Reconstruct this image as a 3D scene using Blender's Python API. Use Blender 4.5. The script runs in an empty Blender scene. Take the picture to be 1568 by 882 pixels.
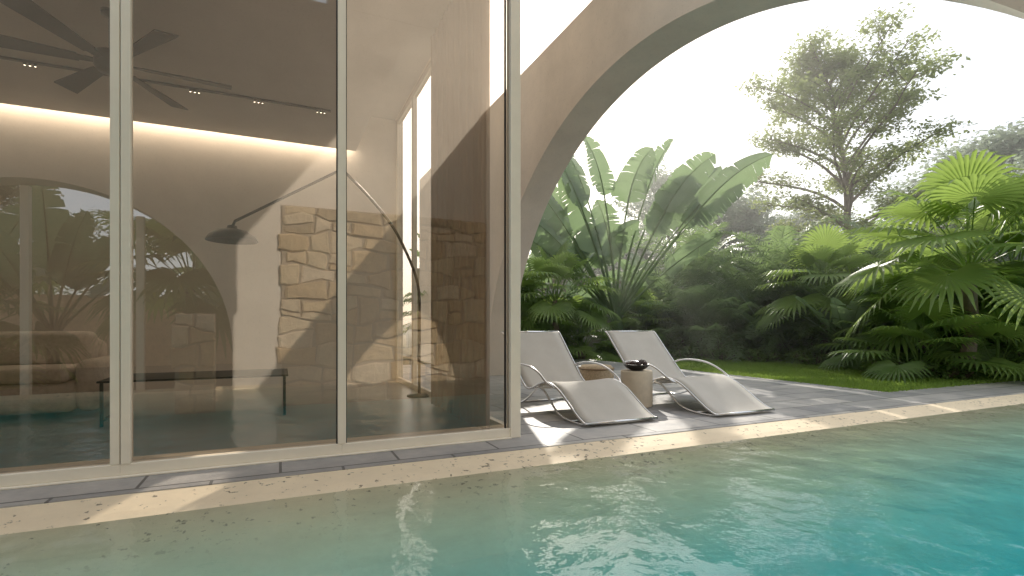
import bpy, math, random
from mathutils import Vector, Matrix
R=random.Random(7)
S=bpy.context.scene
# ---------------------------------------------------------------- helpers
class MB:
    def __init__(s): s.v=[];s.f=[];s.m=[]
    def add(s,vs,fs,m=0):
        o=len(s.v); s.v+= [tuple(x) for x in vs]
        for f in fs: s.f.append(tuple(i+o for i in f)); s.m.append(m)
    def quad(s,a,b,c,d,m=0): s.add([a,b,c,d],[(0,1,2,3)],m)
    def box(s,x0,x1,y0,y1,z0,z1,m=0):
        s.add([(x0,y0,z0),(x1,y0,z0),(x1,y1,z0),(x0,y1,z0),(x0,y0,z1),(x1,y0,z1),(x1,y1,z1),(x0,y1,z1)],
          [(0,3,2,1),(4,5,6,7),(0,1,5,4),(1,2,6,5),(2,3,7,6),(3,0,4,7)],m)
    def tube(s,pts,r,n=8,m=0,cap=True):
        pts=[Vector(p) for p in pts]; rs=r if isinstance(r,(list,tuple)) else [r]*len(pts)
        vs=[];fs=[]; up=None
        for i,p in enumerate(pts):
            a=pts[max(i-1,0)];b=pts[min(i+1,len(pts)-1)]
            t=(b-a).normalized()
            if up is None:
                up=Vector((0,0,1)) if abs(t.z)<.9 else Vector((1,0,0))
            x=t.cross(up)
            if x.length<1e-4: x=t.cross(Vector((1,.1,0)))
            x.normalize(); y=x.cross(t).normalized(); up=y
            for k in range(n):
                an=2*math.pi*k/n
                vs.append(p+(x*math.cos(an)+y*math.sin(an))*rs[i])
        for i in range(len(pts)-1):
            for k in range(n):
                k2=(k+1)%n
                fs.append((i*n+k,i*n+k2,(i+1)*n+k2,(i+1)*n+k))
        if cap:
            fs.append(tuple(range(n))[::-1]); fs.append(tuple((len(pts)-1)*n+k for k in range(n)))
        s.add(vs,fs,m)
    def lathe(s,prof,c,n=32,m=0):
        vs=[];fs=[]
        for (r,z) in prof:
            for k in range(n):
                a=2*math.pi*k/n; vs.append((c[0]+r*math.cos(a),c[1]+r*math.sin(a),c[2]+z))
        for i in range(len(prof)-1):
            for k in range(n):
                k2=(k+1)%n; fs.append((i*n+k,i*n+k2,(i+1)*n+k2,(i+1)*n+k))
        s.add(vs,fs,m)
def smooth_path(p,n=6):
    """Catmull-Rom through the points"""
    p=[Vector(q) for q in p]; P=[p[0]*2-p[1]]+p+[p[-1]*2-p[-2]]; out=[]
    for i in range(1,len(P)-2):
        a,b,c,d=P[i-1],P[i],P[i+1],P[i+2]
        for k in range(n):
            t=k/n; out.append(.5*((2*b)+(c-a)*t+(2*a-5*b+4*c-d)*t*t+(3*b-a-3*c+d)*t*t*t))
    out.append(p[-1]); return out
def mesh(name,mb,mats,smooth=False):
    me=bpy.data.meshes.new(name); me.from_pydata(mb.v,[],mb.f)
    for m in mats: me.materials.append(m)
    me.polygons.foreach_set('material_index',mb.m)
    if smooth: me.polygons.foreach_set('use_smooth',[True]*len(me.polygons))
    me.update(); return me
def link(name,me,parent=None,loc=(0,0,0),rz=0,sc=1,bevel=0):
    o=bpy.data.objects.new(name,me); S.collection.objects.link(o)
    o.location=loc; o.rotation_euler=(0,0,rz); o.scale=(sc,)*3 if not isinstance(sc,tuple) else sc
    if parent: o.parent=parent
    if bevel:
        b=o.modifiers.new('bev','BEVEL'); b.width=bevel; b.segments=3; b.limit_method='ANGLE'; b.angle_limit=math.radians(40)
    return o
def mk(name,mb,mats,parent=None,smooth=False,bevel=0,**k):
    if not isinstance(mats,list): mats=[mats]
    return link(name,mesh(name,mb,mats,smooth),parent,bevel=bevel,**k)
def empty(name,loc=(0,0,0),rz=0):
    e=bpy.data.objects.new(name,None); S.collection.objects.link(e); e.location=loc; e.rotation_euler=(0,0,rz); e.empty_display_size=.2
    return e
# ---------------------------------------------------------------- materials
class NT:
    def __init__(s,name):
        s.mat=bpy.data.materials.new(name); s.mat.use_nodes=True; s.t=s.mat.node_tree; s.t.nodes.clear()
        s.out=s.n('ShaderNodeOutputMaterial')
    def n(s,t,**k):
        x=s.t.nodes.new(t)
        for a,b in k.items(): setattr(x,a,b)
        return x
    def l(s,a,b): s.t.links.new(a,b)
    def coord(s,scale=(1,1,1),kind='Object'):
        c=s.n('ShaderNodeTexCoord'); m=s.n('ShaderNodeMapping'); m.inputs['Scale'].default_value=scale
        s.l(c.outputs[kind],m.inputs[0]); return m.outputs[0]
    def noise(s,co,scale,detail=6,rough=.6):
        x=s.n('ShaderNodeTexNoise'); x.inputs['Scale'].default_value=scale; x.inputs['Detail'].default_value=detail; x.inputs['Roughness'].default_value=rough
        s.l(co,x.inputs['Vector']); return x.outputs['Fac']
    def ramp(s,f,stops):
        x=s.n('ShaderNodeValToRGB'); e=x.color_ramp.elements
        while len(e)<len(stops): e.new(.5)
        for i,(p,c) in enumerate(stops):
            e[i].position=p; e[i].color=(c[0],c[1],c[2],1) if not isinstance(c,(int,float)) else (c,c,c,1)
        s.l(f,x.inputs[0]); return x.outputs[0]
    def mul(s,a,b,fac=1,mode='MULTIPLY'):
        x=s.n('ShaderNodeMix',data_type='RGBA',blend_type=mode)
        if isinstance(fac,(int,float)): x.inputs[0].default_value=fac
        else: s.l(fac,x.inputs[0])
        for i,q in ((6,a),(7,b)):
            if isinstance(q,tuple): x.inputs[i].default_value=(*q,1)
            else: s.l(q,x.inputs[i])
        return x.outputs[2]
    def bump(s,h,st=.3,d=.02,normal=None):
        b=s.n('ShaderNodeBump'); b.inputs['Strength'].default_value=st; b.inputs['Distance'].default_value=d
        s.l(h,b.inputs['Height'])
        if normal: s.l(normal,b.inputs['Normal'])
        return b.outputs[0]
    def pbr(s,col,rough=.6,metal=0,nrm=None,spec=.5):
        p=s.n('ShaderNodeBsdfPrincipled')
        if isinstance(col,tuple): p.inputs['Base Color'].default_value=(*col,1)
        else: s.l(col,p.inputs['Base Color'])
        if isinstance(rough,(int,float)): p.inputs['Roughness'].default_value=rough
        else: s.l(rough,p.inputs['Roughness'])
        p.inputs['Metallic'].default_value=metal
        p.inputs['Specular IOR Level'].default_value=spec
        if nrm: s.l(nrm,p.inputs['Normal'])
        return p.outputs[0]
    def done(s,sh): s.l(sh,s.out.inputs[0]); return s.mat
def plaster(name,col,var=.12,sc=1.0,bs=.25):
    t=NT(name); co=t.coord(); a=t.noise(co,1.3*sc,8,.65); b=t.noise(co,38*sc,4,.6)
    lo=tuple(c*(1-var*1.3) for c in col); hi=tuple(min(1,c*(1+var)) for c in col)
    c=t.ramp(a,[(.3,lo),(.7,hi)]); c=t.mul(c,t.ramp(b,[(.28,.8),(.42,1)]),.6)
    return t.done(t.pbr(c,.85,nrm=t.bump(b,bs,.01),spec=.25))
def simple(name,col,rough=.5,metal=0,var=.1,sc=6):
    t=NT(name); a=t.noise(t.coord(),sc,5); c=t.ramp(a,[(.3,tuple(x*(1-var) for x in col)),(.7,tuple(min(1,x*(1+var)) for x in col))])
    return t.done(t.pbr(c,rough,metal,nrm=t.bump(t.noise(t.coord(),90,2),.05,.003)))
PL=plaster('limewash_plaster',(.74,.655,.56),.08,1,.35)
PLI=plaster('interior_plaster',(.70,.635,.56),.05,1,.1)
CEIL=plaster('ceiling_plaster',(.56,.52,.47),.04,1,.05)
FR=simple('cream_frame_paint',(.88,.81,.68),.45,0,.03)
DARK=simple('dark_bronze',(.030,.026,.023),.4,.5)
WOODF=simple('fan_blade_wood',(.02,.017,.015),.6)
CHROME=simple('polished_aluminium',(.80,.80,.80),.18,1,.03)
def sling():
    t=NT('sling_fabric'); co=t.coord((1,1,1))
    w=t.n('ShaderNodeTexWave',bands_direction='X'); w.inputs['Scale'].default_value=60; t.l(co,w.inputs[0])
    w2=t.n('ShaderNodeTexWave',bands_direction='Y'); w2.inputs['Scale'].default_value=60; t.l(co,w2.inputs[0])
    m=t.mul(w.outputs[0],w2.outputs[0],1)
    c=t.ramp(t.noise(co,4),[(.3,(.72,.68,.61)),(.7,(.80,.76,.69))]); c=t.mul(c,t.ramp(m,[(0,.9),(1,1)]),1)
    p=t.pbr(c,.8,nrm=t.bump(m,.2,.002),spec=.2)
    tr=t.n('ShaderNodeBsdfTranslucent'); tr.inputs[0].default_value=(.75,.70,.60,1)
    x=t.n('ShaderNodeMixShader'); x.inputs[0].default_value=.2; t.l(p,x.inputs[1]); t.l(tr.outputs[0],x.inputs[2])
    return t.done(x.outputs[0])
SLING=sling()
def deckmat():
    t=NT('slate_paving'); co=t.coord()
    b=t.n('ShaderNodeTexBrick'); b.offset=.5; b.inputs['Scale'].default_value=1; b.inputs['Mortar Size'].default_value=.010
    b.inputs['Brick Width'].default_value=.8; b.inputs['Row Height'].default_value=.42
    b.inputs['Color1'].default_value=(.26,.265,.28,1); b.inputs['Color2'].default_value=(.46,.45,.44,1); b.inputs['Mortar'].default_value=(.12,.12,.12,1)
    t.l(co,b.inputs[0]); a=t.noise(co,2.6,9,.72)
    c=t.mul(b.outputs[0],t.ramp(a,[(.3,(.64,.65,.68)),(.7,(1.32,1.25,1.16))]),1)
    h=t.mul(t.ramp(a,[(.3,0.),(.7,1.)]),t.ramp(b.outputs[1],[(0,1.),(1,0.)]),1)
    return t.done(t.pbr(c,t.ramp(a,[(.3,.4),(.7,.65)]),nrm=t.bump(h,.4,.012)))
DECK=deckmat()
def stone(name,base=(.62,.52,.38)):
    t=NT(name); co=t.coord(); g=t.n('ShaderNodeNewGeometry')
    c=t.ramp(g.outputs['Random Per Island'],[(0,tuple(x*.66 for x in base)),(.3,(base[0]*.95,base[1]*.86,base[2]*.74)),(.6,base),(1,(min(.8,base[0]*1.12),base[1]*1.16,base[2]*1.3))])
    a=t.noise(co,7,9,.7); b=t.noise(co,28,5,.6)
    c=t.mul(c,t.ramp(a,[(.3,.72),(.7,1.15)]),1)
    n=t.bump(a,.8,.05); n=t.bump(b,.5,.012,n)
    return t.done(t.pbr(c,.9,nrm=n,spec=.2))
STONE=stone('rubble_limestone',(.70,.55,.36)); STONE2=stone('garden_rubble',(.55,.50,.42))
MORTAR=plaster('mortar',(.42,.34,.25),.12,4,.5)
def masonry(name,a0,a1,z0,z1,face,out,axis,parent=None,mats=None,seed=1,hw=(.2,.36),ww=(.25,.62),jit=1.0):
    """rubble wall: individual irregular stones over a mortar bed. face = plane position, out=+1/-1 direction stones stand out"""
    R=random.Random(seed); mb=MB(); P=(lambda a,d,z:(a,d,z)) if axis=='v' else (lambda a,d,z:(d,a,z))
    z=z0
    while z<z1-.02:
        h=min(R.uniform(*hw),z1-z); 
        if z1-(z+h)<.12: h=z1-z
        a=a0+R.uniform(-.08,.05)
        # wavy bed joints: offset of the stone corners follows a smooth function of position
        wob=lambda x,zz: 0 if zz>z1-.01 or zz<z0+.01 else .055*jit*math.sin(x*3.1+zz*7)+.035*jit*math.sin(x*7.7+zz*13)
        while a<a1-.02:
            w=R.uniform(*ww)
            if a1-(a+w)<.15: w=a1-a
            def cell(x0,x1,y0,y1):
                g=.009; j=lambda s:R.uniform(-.026,.026)*s*jit
                cs=[(x0+g+j(1),y0+g+j(.5)),(x0+(x1-x0)*R.uniform(.35,.65),y0+g+j(.8)),(x1-g+j(1),y0+g+j(.5)),(x1-g+j(.5),(y0+y1)/2),(x1-g+j(1),y1-g+j(.5)),(x0+(x1-x0)*R.uniform(.35,.65),y1-g+j(.8)),(x0+g+j(1),y1-g+j(.5)),(x0+g+j(.5),(y0+y1)/2)]
                cs=[(x,min(z1,y+wob(x,y0 if k in (0,1,2) else (y1 if k in (4,5,6) else (y0+y1)/2)))) for k,(x,y) in enumerate(cs)]
                d=R.uniform(.04,.085); cx=sum(c[0] for c in cs)/8; cy=sum(c[1] for c in cs)/8
                V=[P(x,face+out*.004,y) for x,y in cs]+[P(x+(cx-x)*.03,face+out*d*.7,y+(cy-y)*.03) for x,y in cs]+[P(x+(cx-x)*.16,face+out*d,y+(cy-y)*.16) for x,y in cs]
                V.append(P(cx,face+out*(d+R.uniform(-.004,.012)),cy)); F=[]
                for l in (0,8):
                    for k in range(8): F.append((l+k,l+(k+1)%8,l+8+(k+1)%8,l+8+k))
                for k in range(8): F.append((16+k,16+(k+1)%8,24))
                mb.add(V,F,0)
            if h>.27 and R.random()<.3:
                hh=h*R.uniform(.4,.6); cell(a,a+w,z,z+hh); cell(a,a+w,z+hh,z+h)
            else: cell(a,a+w,z,z+h)
            a+=w
        z+=h
    d0,d1=sorted((face,face+out*.03))
    b0=P(a0,d0,z0); b1=P(a1,d1,z1); mb.box(min(b0[0],b1[0]),max(b0[0],b1[0]),min(b0[1],b1[1]),max(b0[1],b1[1]),z0,z1,1)
    return mk(name,mb,mats or [STONE,MORTAR],parent)
def leaf(name,c1,c2,tr=(.30,.42,.06),f=.35,rough=.4,sc=1.3):
    t=NT(name); co=t.coord(); a=t.noise(co,sc,3,.6)
    oi=t.n('ShaderNodeObjectInfo')
    c=t.ramp(a,[(.35,c1),(.65,c2)])
    g=t.ramp(oi.outputs['Random'],[(0,(.8,.85,.85)),(1,(1.2,1.12,1.0))]); c=t.mul(c,g,1)
    p=t.pbr(c,rough,spec=.5)
    x=t.n('ShaderNodeMixShader'); x.inputs[0].default_value=f
    T=t.n('ShaderNodeBsdfTranslucent'); T.inputs[0].default_value=(*tr,1)
    t.l(p,x.inputs[1]); t.l(T.outputs[0],x.inputs[2]); return t.done(x.outputs[0])
LF_FAN=leaf('fan_palm_leaf',(.08,.14,.04),(.15,.23,.07),(.45,.62,.14),.42)
LF_FEA=leaf('feather_palm_leaf',(.08,.13,.065),(.14,.20,.10),(.36,.50,.19),.44)
LF_BAN=leaf('banana_leaf',(.10,.15,.10),(.16,.22,.14),(.34,.48,.22),.40,.28)
LF_TREE=leaf('tree_leaf',(.10,.15,.05),(.17,.20,.08),(.46,.54,.19),.45,.5,.8)
LF_DIST=leaf('hazed_distant_leaf',(.16,.21,.15),(.22,.27,.19),(.42,.50,.34),.45,.6,.8)  # paler greens: aerial haze of the far trees is put into the leaf colour
LF_SHR=leaf('shrub_leaf',(.06,.115,.04),(.13,.19,.07),(.36,.50,.14),.38,.4,2)
BARK=plaster('bark',(.20,.16,.12),.3,3,.6)
def grassm():
    t=NT('grass'); co=t.coord(); a=t.noise(co,1.5,5)
    c=t.ramp(a,[(.3,(.09,.16,.025)),(.7,(.17,.26,.05))])
    p=t.pbr(c,.6,spec=.3); x=t.n('ShaderNodeMixShader'); x.inputs[0].default_value=.35
    T=t.n('ShaderNodeBsdfTranslucent'); T.inputs[0].default_value=(.48,.66,.12,1)
    t.l(p,x.inputs[1]); t.l(T.outputs[0],x.inputs[2]); return t.done(x.outputs[0])
GRASS=grassm()
EARTH=plaster('earth',(.12,.11,.07),.4,1,.8)
def glass():
    t=NT('facade_glass'); tr=t.n('ShaderNodeBsdfTransparent'); tr.inputs[0].default_value=(.95,.91,.86,1)
    g=t.n('ShaderNodeBsdfGlossy'); g.inputs['Roughness'].default_value=0; g.inputs[0].default_value=(.97,.94,.9,1)
    f=t.n('ShaderNodeFresnel'); f.inputs[0].default_value=1.5
    m=t.n('ShaderNodeMath',operation='MULTIPLY_ADD'); t.l(f.outputs[0],m.inputs[0]); m.inputs[1].default_value=.9; m.inputs[2].default_value=.23
    x=t.n('ShaderNodeMixShader'); t.l(m.outputs[0],x.inputs[0]); t.l(tr.outputs[0],x.inputs[1]); t.l(g.outputs[0],x.inputs[2])
    return t.done(x.outputs[0])
GL=glass()
def glass2():
    t=NT('side_glass'); tr=t.n('ShaderNodeBsdfTransparent'); tr.inputs[0].default_value=(.95,.93,.9,1)
    g=t.n('ShaderNodeBsdfGlossy'); g.inputs['Roughness'].default_value=0
    x=t.n('ShaderNodeMixShader'); x.inputs[0].default_value=.08; t.l(tr.outputs[0],x.inputs[1]); t.l(g.outputs[0],x.inputs[2])
    return t.done(x.outputs[0])
GL2=glass2()
def water():
    t=NT('pool_water'); co=t.coord((1,1.0,1))
    a=t.noise(co,2.0,2,.45); b=t.noise(co,9,3,.5)
    n=t.bump(a,.4,.07); n=t.bump(b,.35,.013,n)
    tr=t.n('ShaderNodeBsdfTransparent'); tr.inputs[0].default_value=(.94,1,.99,1)
    g=t.n('ShaderNodeBsdfGlossy'); g.inputs['Roughness'].default_value=.008; t.l(n,g.inputs['Normal'])
    f=t.n('ShaderNodeFresnel'); f.inputs[0].default_value=1.38; t.l(n,f.inputs['Normal'])
    x=t.n('ShaderNodeMixShader'); t.l(f.outputs[0],x.inputs[0]); t.l(tr.outputs[0],x.inputs[1]); t.l(g.outputs[0],x.inputs[2])
    return t.done(x.outputs[0])
WATER=water()
def poolm():
    t=NT('pool_basin_stone'); g=t.n('ShaderNodeNewGeometry'); sp=t.n('ShaderNodeSeparateXYZ'); t.l(g.outputs['Position'],sp.inputs[0])
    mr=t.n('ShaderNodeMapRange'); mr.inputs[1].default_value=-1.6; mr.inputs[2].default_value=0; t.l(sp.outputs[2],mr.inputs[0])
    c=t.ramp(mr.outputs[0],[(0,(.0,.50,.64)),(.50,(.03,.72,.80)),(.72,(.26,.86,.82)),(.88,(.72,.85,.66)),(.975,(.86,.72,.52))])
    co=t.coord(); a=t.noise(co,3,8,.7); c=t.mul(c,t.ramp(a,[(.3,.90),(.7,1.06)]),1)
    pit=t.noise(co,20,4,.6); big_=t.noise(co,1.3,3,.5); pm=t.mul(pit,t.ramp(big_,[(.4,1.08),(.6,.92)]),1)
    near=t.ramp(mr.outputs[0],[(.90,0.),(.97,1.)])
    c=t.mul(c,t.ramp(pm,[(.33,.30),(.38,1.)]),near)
    return t.done(t.pbr(c,.7,nrm=t.bump(pit,.2,.008),spec=.3))
POOL=poolm()
def emis(name,col,s):
    t=NT(name); e=t.n('ShaderNodeEmission'); e.inputs[0].default_value=(*col,1); e.inputs[1].default_value=s; return t.done(e.outputs[0])
# ---------------------------------------------------------------- ground / pool
mb=MB(); B=1500
PU0,PU1,PV0,PV1=-9,16,-1,3.7
us=[-B,PU0,PU1,B]; vs=[-B,PV0,PV1,B]
for i in range(3):
    for j in range(3):
        if i==1 and j==1: continue
        mb.quad((us[i],vs[j],-.03),(us[i+1],vs[j],-.03),(us[i+1],vs[j+1],-.03),(us[i],vs[j+1],-.03))
mk('ground',mb,EARTH)
mb=MB(); prof=[(3.7,-.006),(3.45,-.032),(3.1,-.10),(2.6,-.27),(1.8,-.72),(.9,-1.3),(0,-1.6),(-1,-1.7),(-1,.02)]
N=50
for i in range(N):
    a=PU0+(PU1-PU0)*i/N; b=PU0+(PU1-PU0)*(i+1)/N
    for (v0,z0),(v1,z1) in zip(prof,prof[1:]): mb.quad((a,v0,z0),(b,v0,z0),(b,v1,z1),(a,v1,z1))
for x in (PU0,PU1): mb.quad((x,-1,-1.7),(x,3.7,-1.7),(x,3.7,-.03),(x,-1,-.03))
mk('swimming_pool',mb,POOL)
mb=MB(); mb.quad((PU0,-1,-.048),(PU1,-1,-.048),(PU1,3.66,-.048),(PU0,3.66,-.048)); mk('water',mb,WATER)
mb=MB()
mb.box(-9,1.92,3.7,4.3,-.28,0); mb.box(1.92,8.2,3.7,12.6,-.28,0.0); mb.box(8.2,16,3.7,4.6,-.28,0.0)
mk('stone_deck',mb,DECK)
# lawn
mb=MB(); mb.quad((8.2,4.6,-.02),(17,4.6,-.02),(17,17,-.02),(8.2,17,-.02))
RL=random.Random(3)
for i in range(75000):
    x=RL.uniform(8.15,14.0)
    y=RL.uniform(4.55,13)
    h=RL.uniform(.03,.08); a=RL.uniform(0,6.28); w=.013; dx,dy=math.cos(a)*w,math.sin(a)*w
    lx,ly=RL.uniform(-.03,.03),RL.uniform(-.03,.03)
    mb.add([(x-dx,y-dy,-.02),(x+dx,y+dy,-.02),(x+lx,y+ly,h-.02)],[(0,1,2)])
mk('lawn',mb,GRASS)
# ---------------------------------------------------------------- arch wall
def arch_wall(name,axis,p0,p1,a0,a1,ac,zc,r,ztop,zbot,mat,full=True):
    mb=MB(); n=96
    P=(lambda p,a,z:(p,a,z)) if axis=='u' else (lambda p,a,z:(a,p,z))
    a_s=0 if full else math.asin(max(-1,min(1,(0-zc)/r)))
    arc=[]
    for k in range(n+1):
        th=a_s+(math.pi-2*a_s)*k/n; arc.append((ac-r*math.cos(th),zc+r*math.sin(th)))
    pts=[(arc[0][0],zbot)]+arc+[(arc[-1][0],zbot)]
    L,Rr=arc[0][0],arc[-1][0]
    for p in (p0,p1):
        if a0<L: mb.quad(P(p,a0,zbot),P(p,L,zbot),P(p,L,ztop),P(p,a0,ztop))
        mb.quad(P(p,Rr,zbot),P(p,a1,zbot),P(p,a1,ztop),P(p,Rr,ztop))
        for (x0,z0),(x1,z1) in zip(arc,arc[1:]):
            mb.quad(P(p,x0,z0),P(p,x1,z1),P(p,x1,ztop),P(p,x0,ztop))
    for (x0,z0),(x1,z1) in zip(pts,pts[1:]): mb.quad(P(p0,x0,z0),P(p1,x0,z0),P(p1,x1,z1),P(p0,x1,z1))
    mb.quad(P(p0,a0,ztop),P(p1,a0,ztop),P(p1,a1,ztop),P(p0,a1,ztop))
    for a in (a0,a1): mb.quad(P(p0,a,zbot),P(p1,a,zbot),P(p1,a,ztop),P(p0,a,ztop))
    return mk(name,mb,mat)
arch_wall('arched_wall','u',3.65,4.15,-1.0,14.5,4.72,-.41,4.56,5.17,-1.75,PL,False)
ow=empty('courtyard_wall')
o=arch_wall('plaster_wall','v',-1.45,-1.004,-8.6,4.15,-3.15,.6,2.45,6.5,-.3,PL); o.parent=ow
mb=MB(); mb.box(.75,4.15,-1.45,-1.004,6.502,9.5); mk('upper_parapet',mb,PL,ow)
masonry('stone_cladding',.02,3.63,-.35,2.98,-1.002,1,'v',ow,seed=5,hw=(.24,.42),ww=(.28,.7))
mb=MB(); mb.box(-1.42,-.93,-1.002,-.80,-.35,1.15); mk('pier_core',mb,MORTAR,ow)
masonry('stone_pier',-1.44,-.91,-.35,1.17,-.80,1,'v',ow,seed=8,hw=(.16,.3),ww=(.18,.4))
mb=MB()
for x,t in ((-3.3,2.97),(-1.95,2.65),(-4.6,2.6)): mb.box(x-.05,x+.05,-1.25,-1.15,-.02,t)
mk('arch_mullions',mb,FR,ow)
# ---------------------------------------------------------------- house
house=empty('glass_house')
mb=MB()
mb.box(-8.6,1.98,9.05,9.35,-.03,7.5)
mb.box(-8.6,-8.3,4.2,9.05,-.03,7.5)
mk('walls',mb,PLI,house)
mb=MB(); mb.box(-8.6,1.98,4.08,9.05,4.9,7.8); mb.box(-8.6,1.98,4.06,4.22,4.6,4.9); mb.box(1.84,1.98,4.22,9.05,4.6,4.9)
mb.box(-8.7,3.6,4.0,9.2,7.8,13.5)  # unseen overhanging block, added to keep sun off the courtyard wall opposite
mk('upper_storey_and_shade_block',mb,PL,house)
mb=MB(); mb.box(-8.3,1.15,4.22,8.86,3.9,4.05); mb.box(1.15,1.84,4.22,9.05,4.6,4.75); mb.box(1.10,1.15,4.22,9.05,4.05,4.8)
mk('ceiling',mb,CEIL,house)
mb=MB(); mb.quad((-8.2,8.88,4.07),(1.1,8.88,4.07),(1.1,9.0,4.07),(-8.2,9.0,4.07)); mk('cove_light',mb,emis('cove_led',(1,.88,.72),19),house)
def intfloor():
    t=NT('interior_stone_floor'); co=t.coord(); a=t.noise(co,1.5,8,.6)
    return t.done(t.pbr(t.ramp(a,[(.3,(.38,.33,.28)),(.7,(.48,.42,.36))]),.3))
mb=MB(); mb.box(-8.3,1.92,4.3,9.05,-.2,0.002); mk('floor',mb,intfloor(),house)
mb=MB(); zt=4.6
def stile(u,w=.045,v0=4.10,v1=4.18): mb.box(u-w/2,u+w/2,v0,v1,.085,zt-.06)
mul=[-6.6,-5.2,-3.75,-2.35,-.955,.43]
for u in mul:
    if u==-.955: stile(u-.029,.052); stile(u+.029,.052,4.095,4.175)
    else: stile(u,.06)
mb.box(1.845,1.94,4.09,4.185,.0,zt)
xs=[-8.3]+mul+[1.845]
for a,b in zip(xs,xs[1:]):
    mb.box(a,b,4.103,4.177,.012,.085); mb.box(a,b,4.103,4.177,zt-.06,zt)
mb.box(-8.3,1.845,4.07,4.21,.0,.012)
sv=[4.185,5.35,6.6,7.85,9.05]
for v in sv[1:-1]: mb.box(1.86,1.93,v-.04,v+.04,0,zt)
mb.box(1.86,1.93,8.97,9.05,0,zt)
mb.box(1.865,1.925,4.185,8.97,.004,.08); mb.box(1.865,1.925,4.185,8.97,zt-.08,zt-.002)
mk('window_frames',mb,FR,house,bevel=.004)
mb=MB()
for a,b in zip(xs,xs[1:]):
    for x in (a+.03,b-.03-.008): mb.box(x,x+.008,4.125,4.155,.085,zt-.07)
mk('glazing_gaskets',mb,DARK,house)
mb=MB(); mb.quad((-8.3,4.14,.05),(1.85,4.14,.05),(1.85,4.14,zt-.02),(-8.3,4.14,zt-.02)); mk('facade_glazing',mb,GL,house)
mb=MB(); mb.quad((1.895,4.18,.05),(1.895,9.0,.05),(1.895,9.0,zt-.02),(1.895,4.18,zt-.02)); mk('side_glazing',mb,GL2,house)
tl=empty('track_light'); mb=MB(); mb.box(-6,.62,7.285,7.305,3.87,3.897)
ml=MB()
for u in (-5.2,-3.9,-2.55,-1.0,-.3,.45):
    for k in range(3):
        mb.lathe([(.010,-.01),(.013,-.01),(.014,.01),(.012,.03)],(u+k*.045,7.295,3.85),10)
        ml.lathe([(0.001,-.009),(.0095,-.009)],(u+k*.045,7.295,3.85),10)
mk('rail',mb,DARK,tl); mk('lamps',ml,emis('track_led',(1,.85,.65),8),tl)
# curtain
mb=MB(); n=170; vs_=[];fs_=[]
for i in range(n+1):
    v=4.42+1.75*i/n; x=1.74+.045*math.sin(i*1.05)+.01*math.sin(i*.37)
    vs_+=[(x,v,.02),(x,v,4.55)]
for i in range(n): fs_.append((2*i,2*i+2,2*i+3,2*i+1))
mb.add(vs_,fs_)
def curt():
    t=NT('curtain_linen'); p=t.pbr((.50,.40,.32),.9,spec=.1); T=t.n('ShaderNodeBsdfTranslucent'); T.inputs[0].default_value=(.56,.44,.34,1)
    x=t.n('ShaderNodeMixShader'); x.inputs[0].default_value=.35; t.l(p,x.inputs[1]); t.l(T.outputs[0],x.inputs[2]); return t.done(x.outputs[0])
mk('curtain',mb,curt(),smooth=True)
# ceiling fan
fan=empty('ceiling_fan',(-1.43,5.85,3.43))
mb=MB(); mb.lathe([(0,.47),(.08,.47),(.075,.43),(.02,.41),(.018,.12),(.06,.11),(.12,.08),(.13,.02),(.13,-.05),(.10,-.09),(0,-.10)],(0,0,0),28); mk('motor',mb,DARK,fan,smooth=True,bevel=0)
mb=MB()
for k in range(6):
    a=math.radians(30+60*k-24.4); c,s_=math.cos(a),math.sin(a)
    def T(r,w,z): return (c*r-s_*w, s_*r+c*w, z)
    for (r0,r1,w0,w1) in ((.10,.26,.025,.035),(.24,.98,.05,.095)):
        top=[T(r0,-w0,.0-w0*.22),T(r1,-w1,-w1*.22),T(r1,w1,w1*.22),T(r0,w0,w0*.22)]
        bot=[(x,y,z-.012) for x,y,z in top]
        mb.add(top+bot,[(0,1,2,3),(7,6,5,4),(0,4,5,1),(1,5,6,2),(2,6,7,3),(3,7,4,0)])
mk('blades',mb,WOODF,fan)
# arc lamp
lamp=empty('arc_floor_lamp')
mb=MB()
pole=smooth_path([(1.76,7,0.02),(1.76,7,.8),(1.76,7,1.38),(1.70,7,1.7),(1.55,7,2.05),(1.38,7,2.35),(1.1,7,2.68),(.76,7,3.01)],4)
mb.tube(pole,.020,8); mb.tube([(.76,7,3.01),(.7,7,3.01),(.1,7,2.63),(-.50,7,2.25),(-.53,7,2.17)],.017,8)
mb.lathe([(0,0),(.17,0),(.17,.02),(.03,.04),(.02,.05)],(1.76,7,0.002),28)
mk('pole',mb,DARK,lamp,smooth=True)
mb=MB(); mb.lathe([(.02,.12),(.05,.11),(.06,.075),(.16,.05),(.25,-.01),(.285,-.07),(.28,-.075),(.24,-.02),(.15,.03),(.0,.06)],(-.53,7,2.08),36); mk('shade',mb,DARK,lamp,smooth=True)
# coffee table
tb=empty('coffee_table'); mb=MB()
mb.box(-1.62,.08,6.15,7.0,.43,.45)
mk('top',mb,DARK,tb,bevel=.004)
mb=MB()
for x in (-1.6,.03):
    for y in (6.17,6.95): mb.box(x,x+.025,y,y+.025,.0,.428)
    mb.box(x,x+.025,6.195,6.95,.05,.07)
mk('legs',mb,DARK,tb)
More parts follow.
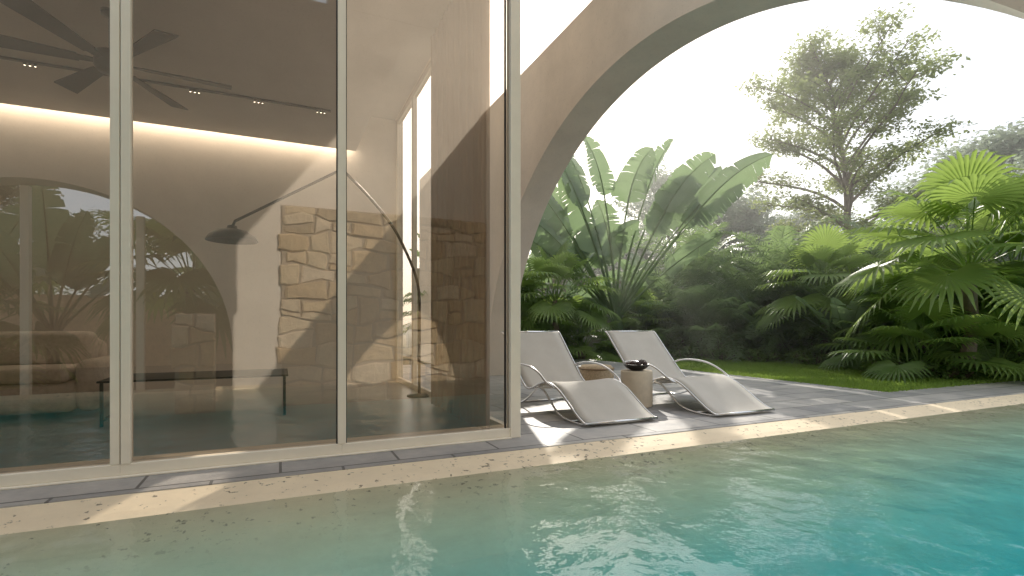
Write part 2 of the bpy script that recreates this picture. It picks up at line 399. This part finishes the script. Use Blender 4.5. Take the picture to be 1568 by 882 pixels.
# sofa
SOFA=simple('sand_boucle',(.62,.53,.45),.95,0,.12,20)
sf=empty('sofa')
def rbox(name,b,par,mat,bv=.08):
    mb=MB(); mb.box(*b); o=mk(name,mb,mat,par,bevel=bv); o.modifiers['bev'].segments=5
    o.data.polygons.foreach_set('use_smooth',[True]*6); return o
rbox('base',(-5.4,-2.0,6.9,8.0,.06,.40),sf,SOFA)
for i in range(3): rbox('seat_cushion_%d'%i,(-5.3+i*1.09,-4.23+i*1.09,6.85,7.8,.38,.54),sf,SOFA,.06)
for i in range(3): rbox('back_cushion_%d'%i,(-5.3+i*1.09,-4.23+i*1.09,7.65,7.95,.5,.92),sf,SOFA,.1)
rbox('backrest',(-5.4,-2.0,7.85,8.1,.3,.82),sf,SOFA,.1)
rbox('armrest',(-2.02,-1.78,6.9,8.05,.06,.62),sf,SOFA,.1)
# ---------------------------------------------------------------- loungers
PROF=[(p.x,p.y) for p in smooth_path([(0,.045,0),(.06,.05,0),(.18,.10,0),(.35,.20,0),(.52,.30,0),(.68,.355,0),(.84,.365,0),(1.0,.33,0),(1.15,.275,0),(1.28,.25,0),(1.38,.275,0),(1.5,.36,0),(1.7,.555,0),(1.9,.755,0),(2.03,.885,0),(2.08,.91,0)],3)]
def lounger(name,u,v,w=.86,rz=0):
    e=empty(name,(u,v,0),rz)
    mb=MB(); n=8; t=.012
    rows=[]
    for (y,z) in PROF:
        row=[]
        for i in range(n+1):
            x=.02+(w-.04)*i/n; s_=1-(2*i/n-1)**2
            row.append((x,y,z-.018*s_))
        rows.append(row)
    V=[p for r in rows for p in r]; V2=[(x,y,z-t) for x,y,z in V]; m=n+1
    fs=[]; L=len(V)
    for j in range(len(rows)-1):
        for i in range(n):
            a=j*m+i; fs.append((a,a+1,a+m+1,a+m)); fs.append((L+a,L+a+m,L+a+m+1,L+a+1))
    for j in range(len(rows)-1):
        a=j*m; fs.append((a,a+m,L+a+m,L+a)); a=j*m+n; fs.append((a,L+a,L+a+m,a+m))
    for i in range(n): fs.append((i,L+i,L+i+1,i+1)); a=(len(rows)-1)*m+i; fs.append((a,a+1,L+a+1,L+a))
    mb.add(V+V2,fs); o=mk('sling',mb,SLING,e,smooth=True)
    mb=MB()
    for x in (.0,w):
        mb.tube([(x,y,z-.012) for y,z in PROF],.012,10)
        mb.tube(smooth_path([(x,.02,.035),(x,.10,.014),(x,.35,.014),(x,.55,.05),(x,.72,.15),(x,.88,.26),(x,1.05,.29)],4),.012,10)
        mb.tube(smooth_path([(x,.98,.31),(x,1.15,.20),(x,1.35,.09),(x,1.55,.025),(x,1.68,.013),(x,1.78,.013)],4),.012,10)
        xx=x+(-.05 if x==0 else .05)
        mb.tube(smooth_path([(x,.62,.31),(xx,.72,.36),(xx,.9,.45),(xx,1.1,.505),(xx,1.35,.52),(xx,1.55,.50),(x,1.62,.47)],4),.012,10)
    for (y,z) in ((.005,.035),(2.08,.90),(1.70,.014),(.30,.014),(1.05,.29)):
        mb.tube([(0,y,z),(w,y,z)],.012,10)
    mk('tube_frame',mb,CHROME,e,smooth=True)
    return e
lounger('sun_lounger',2.70,4.20); lounger('sun_lounger',4.26,4.06)
st=empty('side_table',(4.0,5.10,0)); TRAV=plaster('cast_stone',(.68,.58,.44),.1,4,.3)
mb=MB(); mb.lathe([(0,0),(.185,0),(.192,.008),(.192,.425),(.185,.435),(0,.435)],(0,0,0),48); mk('drum',mb,TRAV,st,smooth=False)
bw=empty('fruit_bowl',(4.0,5.10,.436)); mb=MB(); mb.lathe([(0,0),(.07,0),(.12,.03),(.165,.075),(.158,.078),(.11,.04),(0,.015)],(0,0,0),36); mk('bowl',mb,DARK,bw,smooth=True)
mb=MB()
for k in range(11):
    a=k*2.4; r=.022+.095*math.sqrt(k/11); rr=.033
    mb.lathe([(0.001,-rr),(rr*.7,-rr*.7),(rr,0),(rr*.7,rr*.7),(0.001,rr)],(r*math.cos(a),r*math.sin(a),.07+.015*(k%3)),10)
mk('fruit',mb,simple('dark_fruit',(.05,.025,.02),.35),bw,smooth=True)
pf=empty('woven_pouf',(4.75,7.1,0)); mb=MB()
mb.lathe([(0,0),(.24,0),(.275,.05),(.285,.16),(.275,.28),(.24,.33),(0,.34)],(0,0,0),40)
mk('seat',mb,simple('rattan',(.50,.38,.24),.8,0,.35,60),pf,smooth=True)
mb=MB()
for z in (.06,.28): mb.tube([(.285*math.cos(2*math.pi*k/32),.285*math.sin(2*math.pi*k/32),z) for k in range(33)],.012,6)
mk('rings',mb,simple('cane',(.30,.2,.11),.6),pf,smooth=True)
# ---------------------------------------------------------------- garden wall
gw=empty('garden_wall'); mb=MB(); mb.box(4.15,17.4,17,17.4,-.03,2.9); mb.box(17,17.4,3.0,17,-.03,2.3); mb.box(17.4,40,2.6,3.0,-.03,.6)
mk('core',mb,STONE2,gw)
masonry('garden_face',9,16.9,0,2.95,17,-1,'v',gw,[STONE2,MORTAR],11,(.25,.45),(.35,.8))
masonry('side_face',3.0,16.9,0,2.35,17,-1,'u',gw,[STONE2,MORTAR],12,(.25,.45),(.35,.8))
mb=MB(); mb.box(-12,6,-7.4,-7,-.03,1.7); mk('boundary_wall',mb,STONE)
# ---------------------------------------------------------------- plants
def frame(d,up=Vector((0,0,1))):
    d=d.normalized(); s=d.cross(up)
    if s.length<1e-3: s=Vector((1,0,0))
    s.normalize(); return d,s,s.cross(d).normalized()
def fan_leaf(mb,R,base,az,el,plen,rad,seg=30,m=0):
    h=Vector((math.cos(az),math.sin(az),0)); d=h*math.cos(el)+Vector((0,0,math.sin(el)))
    p=[Vector(base)]; dd=d.copy()
    for i in range(5):
        p.append(p[-1]+dd*plen/5); dd=(dd-Vector((0,0,.07))).normalized()
    mb.tube(p,[.016,.014,.012,.010,.009,.008],5,m)
    hub=p[-1]; el2=math.asin(max(-1,min(1,dd.z)))-R.uniform(.25,.6)
    f=(h*math.cos(el2)+Vector((0,0,math.sin(el2)))); f,s,u=frame(f)
    span=math.radians(R.uniform(250,300))
    for i in range(seg):
        t=-span/2+span*i/(seg-1)
        dr=f*math.cos(t)+s*math.sin(t); L=rad*(.78+.22*math.cos(t*.6))*R.uniform(.93,1.05)
        side=(s*math.cos(t)-f*math.sin(t)); w=L*math.sin(span/seg/2)*.62
        q=[]; up=u
        for k,(r,ww,dz) in enumerate(((.03,.1,0),(.5,1.0,.02),(.78,.62,-.03),(1.0,.04,-.14-R.random()*.12))):
            c=hub+dr*L*r+up*(.10*L*r*math.cos(t)) +Vector((0,0,dz*L))
            q.append((c-side*w*ww*(.5+r),c-up*w*.35*ww,c+side*w*ww*(.5+r)))
        for k in range(3):
            A,B_=q[k],q[k+1]
            mb.quad(A[0],A[1],B_[1],B_[0],m); mb.quad(A[1],A[2],B_[2],B_[1],m)
def fan_palm(seed,trunk=1.2,n=20,plen=1.1,rad=.75,seg=30):
    R=random.Random(seed); mb=MB()
    if trunk>.05:
        pts=[(.06*math.sin(i),.05*math.cos(i*1.3),trunk*i/6) for i in range(7)]
        mb.tube(pts,[.13,.11,.10,.10,.10,.10,.07],8,1)
    for i in range(n):
        a=i*2.39996+R.uniform(-.2,.2); q=i/(n-1)
        el=math.radians(82-95*q+R.uniform(-8,8))
        fan_leaf(mb,R,(.05*math.cos(a),.05*math.sin(a),max(0,trunk-.25*q)+.05),a,el,plen*R.uniform(.8,1.15),rad*R.uniform(.85,1.1),seg)
    return mesh('fan_palm',mb,[LF_FAN,BARK])
def frond(mb,R,base,az,el,L,nl=34,lw=.5,m=0,droop=1.4):
    h=Vector((math.cos(az),math.sin(az),0)); e=el; p=[Vector(base)]; ds=[]
    N=12
    for i in range(N):
        d=h*math.cos(e)+Vector((0,0,math.sin(e))); ds.append(d); p.append(p[-1]+d*L/N); e-=droop/N*(.4+1.2*i/N)
    ds.append(ds[-1]); mb.tube(p,[.022*(1-.85*i/N) for i in range(N+1)],4,m)
    tw=R.uniform(-.4,.4)
    for i in range(nl):
        t=.12+.88*i/(nl-1); x=t*N; k=min(int(x),N-1); c=p[k].lerp(p[k+1],x-k); d,s,u=frame(ds[k])
        ll=lw*(math.sin(math.pi*min(1,t*.86+.12))**.7)*R.uniform(.85,1.1)+.05
        for sg in (-1,1):
            o=(s*sg*.8+d*.55+u*(.28+tw*sg*.3)+Vector((R.uniform(-.1,.1),R.uniform(-.1,.1),R.uniform(-.1,.1)))).normalized()
            wv=d*.018+u*.004
            mid=c+o*ll*.5; tip=c+o*ll*.95-Vector((0,0,ll*R.uniform(.2,.45)))
            mb.add([c-wv*.6,c+wv*.6,mid+wv,mid-wv,tip],[(0,1,2,3),(3,2,4)],m)
def feather_palm(seed,trunk=.8,n=20,L=2.6,nl=34,lw=.55,stems=1):
    R=random.Random(seed); mb=MB()
    for sidx in range(stems):
        ox,oy=(R.uniform(-.5,.5),R.uniform(-.5,.5)) if stems>1 else (0,0); tr=trunk*R.uniform(.6,1.1)
        if tr>.05: mb.tube([(ox,oy,0),(ox*1.2,oy*1.2,tr*.5),(ox*1.3,oy*1.3,tr)],[.08,.065,.06],7,1)
        for i in range(n):
            a=i*2.39996+R.uniform(-.3,.3); q=i/(n-1); el=math.radians(84-70*q+R.uniform(-8,8))
            frond(mb,R,(ox*1.3,oy*1.3,tr-.1*q),a,el,L*R.uniform(.75,1.1),nl,lw,0,R.uniform(1.2,1.9))
    return mesh('feather_palm',mb,[LF_FEA,BARK])
def paddle(mb,R,base,az,el,plen,L,W,roll=None,m=0):
    h=Vector((math.cos(az),math.sin(az),0)); e=el; p=[Vector(base)]
    for i in range(5):
        d=h*math.cos(e)+Vector((0,0,math.sin(e))); p.append(p[-1]+d*plen/5); e-=.03
    mb.tube(p,[.05,.04,.032,.026,.022,.02],6,1)
    N=20; c=p[-1]; dr=R.uniform(.15,.7); ro=R.uniform(-1.2,1.2) if roll is None else roll
    cs=[];
    for i in range(N+1):
        d=h*math.cos(e)+Vector((0,0,math.sin(e))); D=d.normalized(); s=Vector((-h.y,h.x,0)); u=s.cross(D)
        q=Matrix.Rotation(ro,3,D); s=q@s; u=-(q@u)
        t=i/N; w=W*.5*min(1,(t/.14)**.6)*(max(0,1-t**3.2))**.5 if t>0 else .02
        cs.append((c.copy(),s,u,w)); c=c+d*L/N; e-=dr/N*(.3+1.4*t)
    mb.tube([q[0] for q in cs],[.02*(1-.8*i/N) for i in range(N+1)],4,1)
    for sg in (-1,1):
        jag=1; off=0
        for i in range(N):
            if R.random()<.35: jag=R.uniform(.82,1); off=R.uniform(-.14,.18)
            (c0,s0,u0,w0),(c1,s1,u1,w1)=cs[i],cs[i+1]
            gap=.0 if R.random()>.35 else .4
            def pt(c_,s_,u_,w_,f): return c_+s_*sg*w_*f*jag+u_*w_*(.30*f+off*f)-Vector((0,0,w_*.22*f*f))
            mb.quad(c0,pt(c0,s0,u0,w0,.55),pt(c1,s1,u1,w1,.55),c1,m)
            a=pt(c0,s0,u0,w0,.55);b=pt(c1,s1,u1,w1,.55);cc=pt(c1,s1,u1,w1,1);dd=pt(c0,s0,u0,w0,1)
            dd=dd.lerp(cc,gap)
            mb.quad(a,dd,cc,b,m)
def traveller(seed,n=21,H=1.3,plen=3.0,L=2.0,W=.9,spread=42):
    R=random.Random(seed); mb=MB(); mb.tube([(0,0,0),(.05,0,H*.5),(0,0,H)],[.18,.15,.14],10,1)
    for i in range(n):
        t=-1+2*i/(n-1); ang=t*math.radians(spread)+R.uniform(-.06,.06)
        az=0 if ang<0 else math.pi; el=math.pi/2-abs(ang)
        paddle(mb,R,(t*-.12,R.uniform(-.1,.1),H-.2),az+R.uniform(-.3,.3),el,plen*R.uniform(.5,1.12),L*R.uniform(.75,1.1),W*R.uniform(.8,1.1),math.pi/2*R.choice((-1,1))+R.uniform(-.75,.75))
    return mesh('travellers_palm',mb,[LF_BAN,LF_FEA])
def banana(seed,n=10,H=.6,plen=.9,L=1.6,W=.6):
    R=random.Random(seed); mb=MB(); mb.tube([(0,0,0),(0,0,H)],[.12,.08],8,1)
    for i in range(n):
        a=i*2.4; paddle(mb,R,(0,0,H-.1),a,math.radians(R.uniform(45,82)),plen*R.uniform(.7,1.2),L*R.uniform(.7,1.1),W*R.uniform(.8,1.1),R.uniform(-.4,.4))
    return mesh('banana_plant',mb,[LF_BAN,LF_FEA])
def leaves(mb,R,c,rx,rz,n,sz,m=0):
    for _ in range(n):
        while 1:
            x,y,z=R.uniform(-1,1),R.uniform(-1,1),R.uniform(-1,1)
            if x*x+y*y+z*z<1: break
        p=Vector((c[0]+x*rx,c[1]+y*rx,c[2]+z*rz)); a=R.uniform(0,6.28); e=R.uniform(-.9,.5)
        d=Vector((math.cos(a)*math.cos(e),math.sin(a)*math.cos(e),math.sin(e))); s=d.cross(Vector((R.uniform(-.6,.6),R.uniform(-.6,.6),1))).normalized()
        L=sz*R.uniform(.6,1.3)
        mb.add([p,p+d*L*.5+s*L*.26,p+d*L,p+d*L*.5-s*L*.26],[(0,1,2,3)],m)
def tree(seed,H=12,cr=4.2,base=.36,nb=24,ncl=7,nl=34,sz=.2,trunk=.2,name='tree',flat=.35,crs=.5,mat=None):
    R=random.Random(seed); mb=MB(); pts=[];rs=[]
    for i in range(13):
        t=i/12; pts.append(Vector((.25*math.sin(t*5+seed)*t*2,.25*math.cos(t*4+seed)*t*2,H*.93*t))); rs.append(trunk*(1-t)**.8+.02)
    mb.tube(pts,rs,9,1)
    for b in range(nb):
        q=(b+.5)/nb; t=base+(.97-base)*q; x=t*12; k=min(int(x),11); p0=pts[k].lerp(pts[k+1],x-k)
        a=b*2.39996+R.uniform(-.4,.4); env=(math.sin(math.pi*min(1,.22+.74*q))**.8)
        L=cr*env*R.uniform(.65,1.12); el=math.radians(25+45*q+R.uniform(-12,12))
        p=[p0]; d0=a
        for i in range(7):
            e=el*(1-.09*i); p.append(p[-1]+Vector((math.cos(d0)*math.cos(e),math.sin(d0)*math.cos(e),math.sin(e)))*L/7*1.15); d0+=R.uniform(-.22,.22); el+=R.uniform(-.12,.08)
        r0=max(.025,trunk*.42*(1-q*.6)); mb.tube(p,[r0*(1-.8*i/7)+.006 for i in range(8)],5,1)
        for c in range(ncl):
            u=.38+.62*(c+R.random()*.6)/ncl; x=min(u,.999)*7; k=int(x); s=p[k].lerp(p[k+1],x-k)
            aa=d0+R.choice((-1,1))*R.uniform(.3,1.5); l2=R.uniform(.3,1.0)*cr*.24
            e2=s+Vector((math.cos(aa)*l2,math.sin(aa)*l2,R.uniform(.0,.6)*l2)); m_=s.lerp(e2,.5)+Vector((0,0,.05))
            mb.tube([s,m_,e2],[.016,.01,.005],4,1,False)
            for w in (m_,e2):
                leaves(mb,R,w,crs*R.uniform(.6,1.3)*cr/4.2,crs*flat*cr/4.2,int(nl*R.uniform(.5,1.3)),sz)
    return mesh(name,mb,[mat or LF_TREE,BARK])
def shrub(seed,w=1.2,h=1.4,n=2600,sz=.16):
    R=random.Random(seed); mb=MB()
    for k in range(26):
        a=R.uniform(0,6.28); r=w*math.sqrt(R.random())*.8; z=R.uniform(.1,1)*h*(1-.4*(r/w)**2)
        c=(r*math.cos(a),r*math.sin(a),z); mb.tube([(c[0]*.3,c[1]*.3,0),(c[0]*.8,c[1]*.8,z*.6),c],[.02,.014,.006],4,1,False)
        leaves(mb,R,c,w*.34,h*.22,n//26,sz)
    return mesh('tropical_shrub',mb,[LF_SHR,BARK])
fanA=fan_palm(1,1.9,26,1.2,.85); fanB=fan_palm(2,.3,20,1.0,.7); fanC=fan_palm(3,.9,24,1.15,.8)
feaA=feather_palm(4,1.0,22,2.8,40,.6); feaB=feather_palm(5,.5,12,2.3,32,.5,3); feaC=feather_palm(6,1.6,24,2.4,38,.55)
trav=traveller(7); banA=banana(9); banB=banana(10,9,1.0,1.2,1.9,.7)
shA=shrub(11); shB=shrub(12,1.6,2.2,3600,.2); low=shrub(13,.5,.32,700,.10)
big=tree(21,12.6,4.2,.30,42,9,58,.17,.19,'tree',.42,.60); bgt=tree(22,11,5.2,.15,30,8,44,.32,.25,'tree',.6,.9,LF_DIST); bgt2=tree(23,9,4.6,.12,28,8,44,.30,.22,'tree',.7,.9,LF_DIST)
link('big_leafy_tree',big,loc=(20,12.9,-.03),sc=(.90,.90,.96),rz=1.1)
link('travellers_palm',trav,loc=(9.4,13.0,-.03),rz=math.radians(-24),sc=1.2)
link('travellers_palm',trav,loc=(7.9,14.8,-.03),rz=math.radians(-34),sc=.85)
for me,n,L in ((fanA,'fan_palm',[(7.3,13.0,.92,0),(11.6,5.1,1.12,1),(14.6,5.6,1.1,2.2),(13.0,8.8,.95,4)]),
               (fanB,'fan_palm',[(8.1,12.9,.9,.3),(6.2,13.6,1,2),(11.0,5.6,.9,1.2),(12.2,4.95,.85,4),(12.2,6.6,1,.5),(10.0,13.0,.8,3),(13.6,4.9,1.2,5)]),
               (fanC,'fan_palm',[(12.6,6.3,1.05,.2),(6.4,14.3,1.1,4),(14.9,7.6,1.3,3),(10.9,13.5,.9,1)]),
               (feaA,'areca_palm',[(13.4,11.6,1.15,0),(15.0,10.2,1.3,2),(5.2,15.0,1.1,1),(15.6,8.0,1.2,2.7)]),
               (feaB,'areca_palm',[(11.9,12.2,1.25,1),(13.6,9.9,1.25,3),(13.4,8.1,.9,4),(14.6,12.6,1.3,5),(11.6,14.2,1.3,.2)]),
               (feaC,'date_palm',[(14.3,11.2,1.3,.5),(13.6,14.0,1.4,3.5),(16.0,9.0,1.3,1.5)]),
               (banA,'banana_plant',[(11.8,13.6,1,0),(12.9,10.3,.8,2),(12.0,7.6,.8,4),(9.0,14.4,1,1)]),
               (banB,'banana_plant',[(12.4,14.8,1.1,1),(5.6,15.9,1.1,3),(15.4,12.5,1.1,2)]),
               (shA,'shrub',[(11.0,12.9,.8,0),(12.0,11.4,.8,1),(13.1,9.3,.8,2),(13.3,7.3,.8,3),(14.2,8.6,1,4),(14,11.8,1,5),(7.2,14.0,.8,2),(15.2,5.2,1.1,1),(13.3,5.8,.7,4)]),
               (shB,'shrub',[(15.2,11.4,1.1,0),(15.3,14,1.1,1),(8.2,15.6,1,4),(15.6,7,1,4),(15.6,5.2,.9,5),(5.8,14.9,1,0)])):
    for (x,y,s,r) in L: link(n,me,loc=(x,y,-.03),rz=r,sc=s)
for (x,y,r) in ((11.3,5.3,0),(11.9,5.6,1),(12.6,6.9,2),(10.8,5.9,3),(12.0,8.4,4),(11.7,9.6,5),(11.3,10.6,0),(10.7,11.5,1),(10.0,12.2,2),(9.2,12.8,3),(12.5,5.0,2)):
    link('ground_cover_plant',low,loc=(x,y,-.03),rz=r,sc=1.2)
for (me,x,y,s,r) in ((bgt,24,26,1.0,0),(bgt2,29,25,1.0,2),(bgt,33,24,.75,3),(bgt2,27,20,.65,1),(bgt,37,16,1.05,4),(bgt2,31,14,.85,5),(bgt2,40,11,1.0,.5),(bgt,30,9,.75,2.2),(bgt2,19,27,.7,1),(bgt2,23,9,.55,1),(bgt2,21.5,19,.5,1.4)):
    link('distant_tree',me,loc=(x,y,-.1),rz=r,sc=s)
for me,n,x,y,s,r in ((fanA,'fan_palm',-1.5,-2.9,.95,0),(fanC,'fan_palm',-4.8,-3.2,1,2),(banB,'banana_plant',-3.6,-3.1,.9,1),(banA,'banana_plant',-.9,-5.6,1.1,2),(banB,'banana_plant',-5.6,-4.9,1,2),(bgt2,'distant_tree',-10,-16,.8,2)):
    link(n,me,loc=(x,y,-.03),rz=r,sc=s)
# ---------------------------------------------------------------- humid air: thin homogeneous haze over the planted garden
t=NT('humid_air'); vs_n=t.n('ShaderNodeVolumeScatter'); vs_n.inputs['Color'].default_value=(1,.98,.94,1); vs_n.inputs['Density'].default_value=.0075; vs_n.inputs['Anisotropy'].default_value=.55
t.l(vs_n.outputs[0],t.out.inputs['Volume'])
mb=MB(); mb.box(4.6,48,4.9,48,-2,20); mk('atmosphere_haze',mb,t.mat)
# ---------------------------------------------------------------- light, sky, camera
sd=Vector((.46,.893,.6)).normalized(); el=math.asin(sd.z); az=math.atan2(sd.x,sd.y)
W=bpy.data.worlds.new('World'); S.world=W; W.use_nodes=True; nt=W.node_tree
bg=nt.nodes['Background']; sk=nt.nodes.new('ShaderNodeTexSky'); sk.sky_type='NISHITA'; sk.sun_disc=False
sk.sun_elevation=el; sk.sun_rotation=az; sk.dust_density=2.6; sk.air_density=1.0; sk.ozone_density=1.0
hz=nt.nodes.new('ShaderNodeMix'); hz.data_type='RGBA'; hz.blend_type='ADD'; hz.inputs[0].default_value=1
hz.inputs[7].default_value=(11.2,11.5,11.7,1)   # bright tropical haze
nt.links.new(sk.outputs[0],hz.inputs[6]); nt.links.new(hz.outputs[2],bg.inputs[0]); bg.inputs[1].default_value=.068
ld=bpy.data.lights.new('sun','SUN'); ld.energy=5; ld.angle=math.radians(.5); ld.color=(1,.93,.82)
lo=bpy.data.objects.new('sun',ld); S.collection.objects.link(lo); lo.rotation_euler=sd.to_track_quat('Z','Y').to_euler(); lo.location=(10,20,15)
cd=bpy.data.cameras.new('camera'); cd.sensor_width=36; cd.lens=17.95; cd.shift_y=.0357; cd.clip_end=3000; cd.clip_start=.05
co=bpy.data.objects.new('camera',cd); S.collection.objects.link(co); co.location=(0,0,1.0); co.rotation_euler=(math.pi/2,0,math.radians(-24.4)); S.camera=co
S.view_settings.view_transform='Standard'; S.view_settings.look='None'; S.view_settings.exposure=0
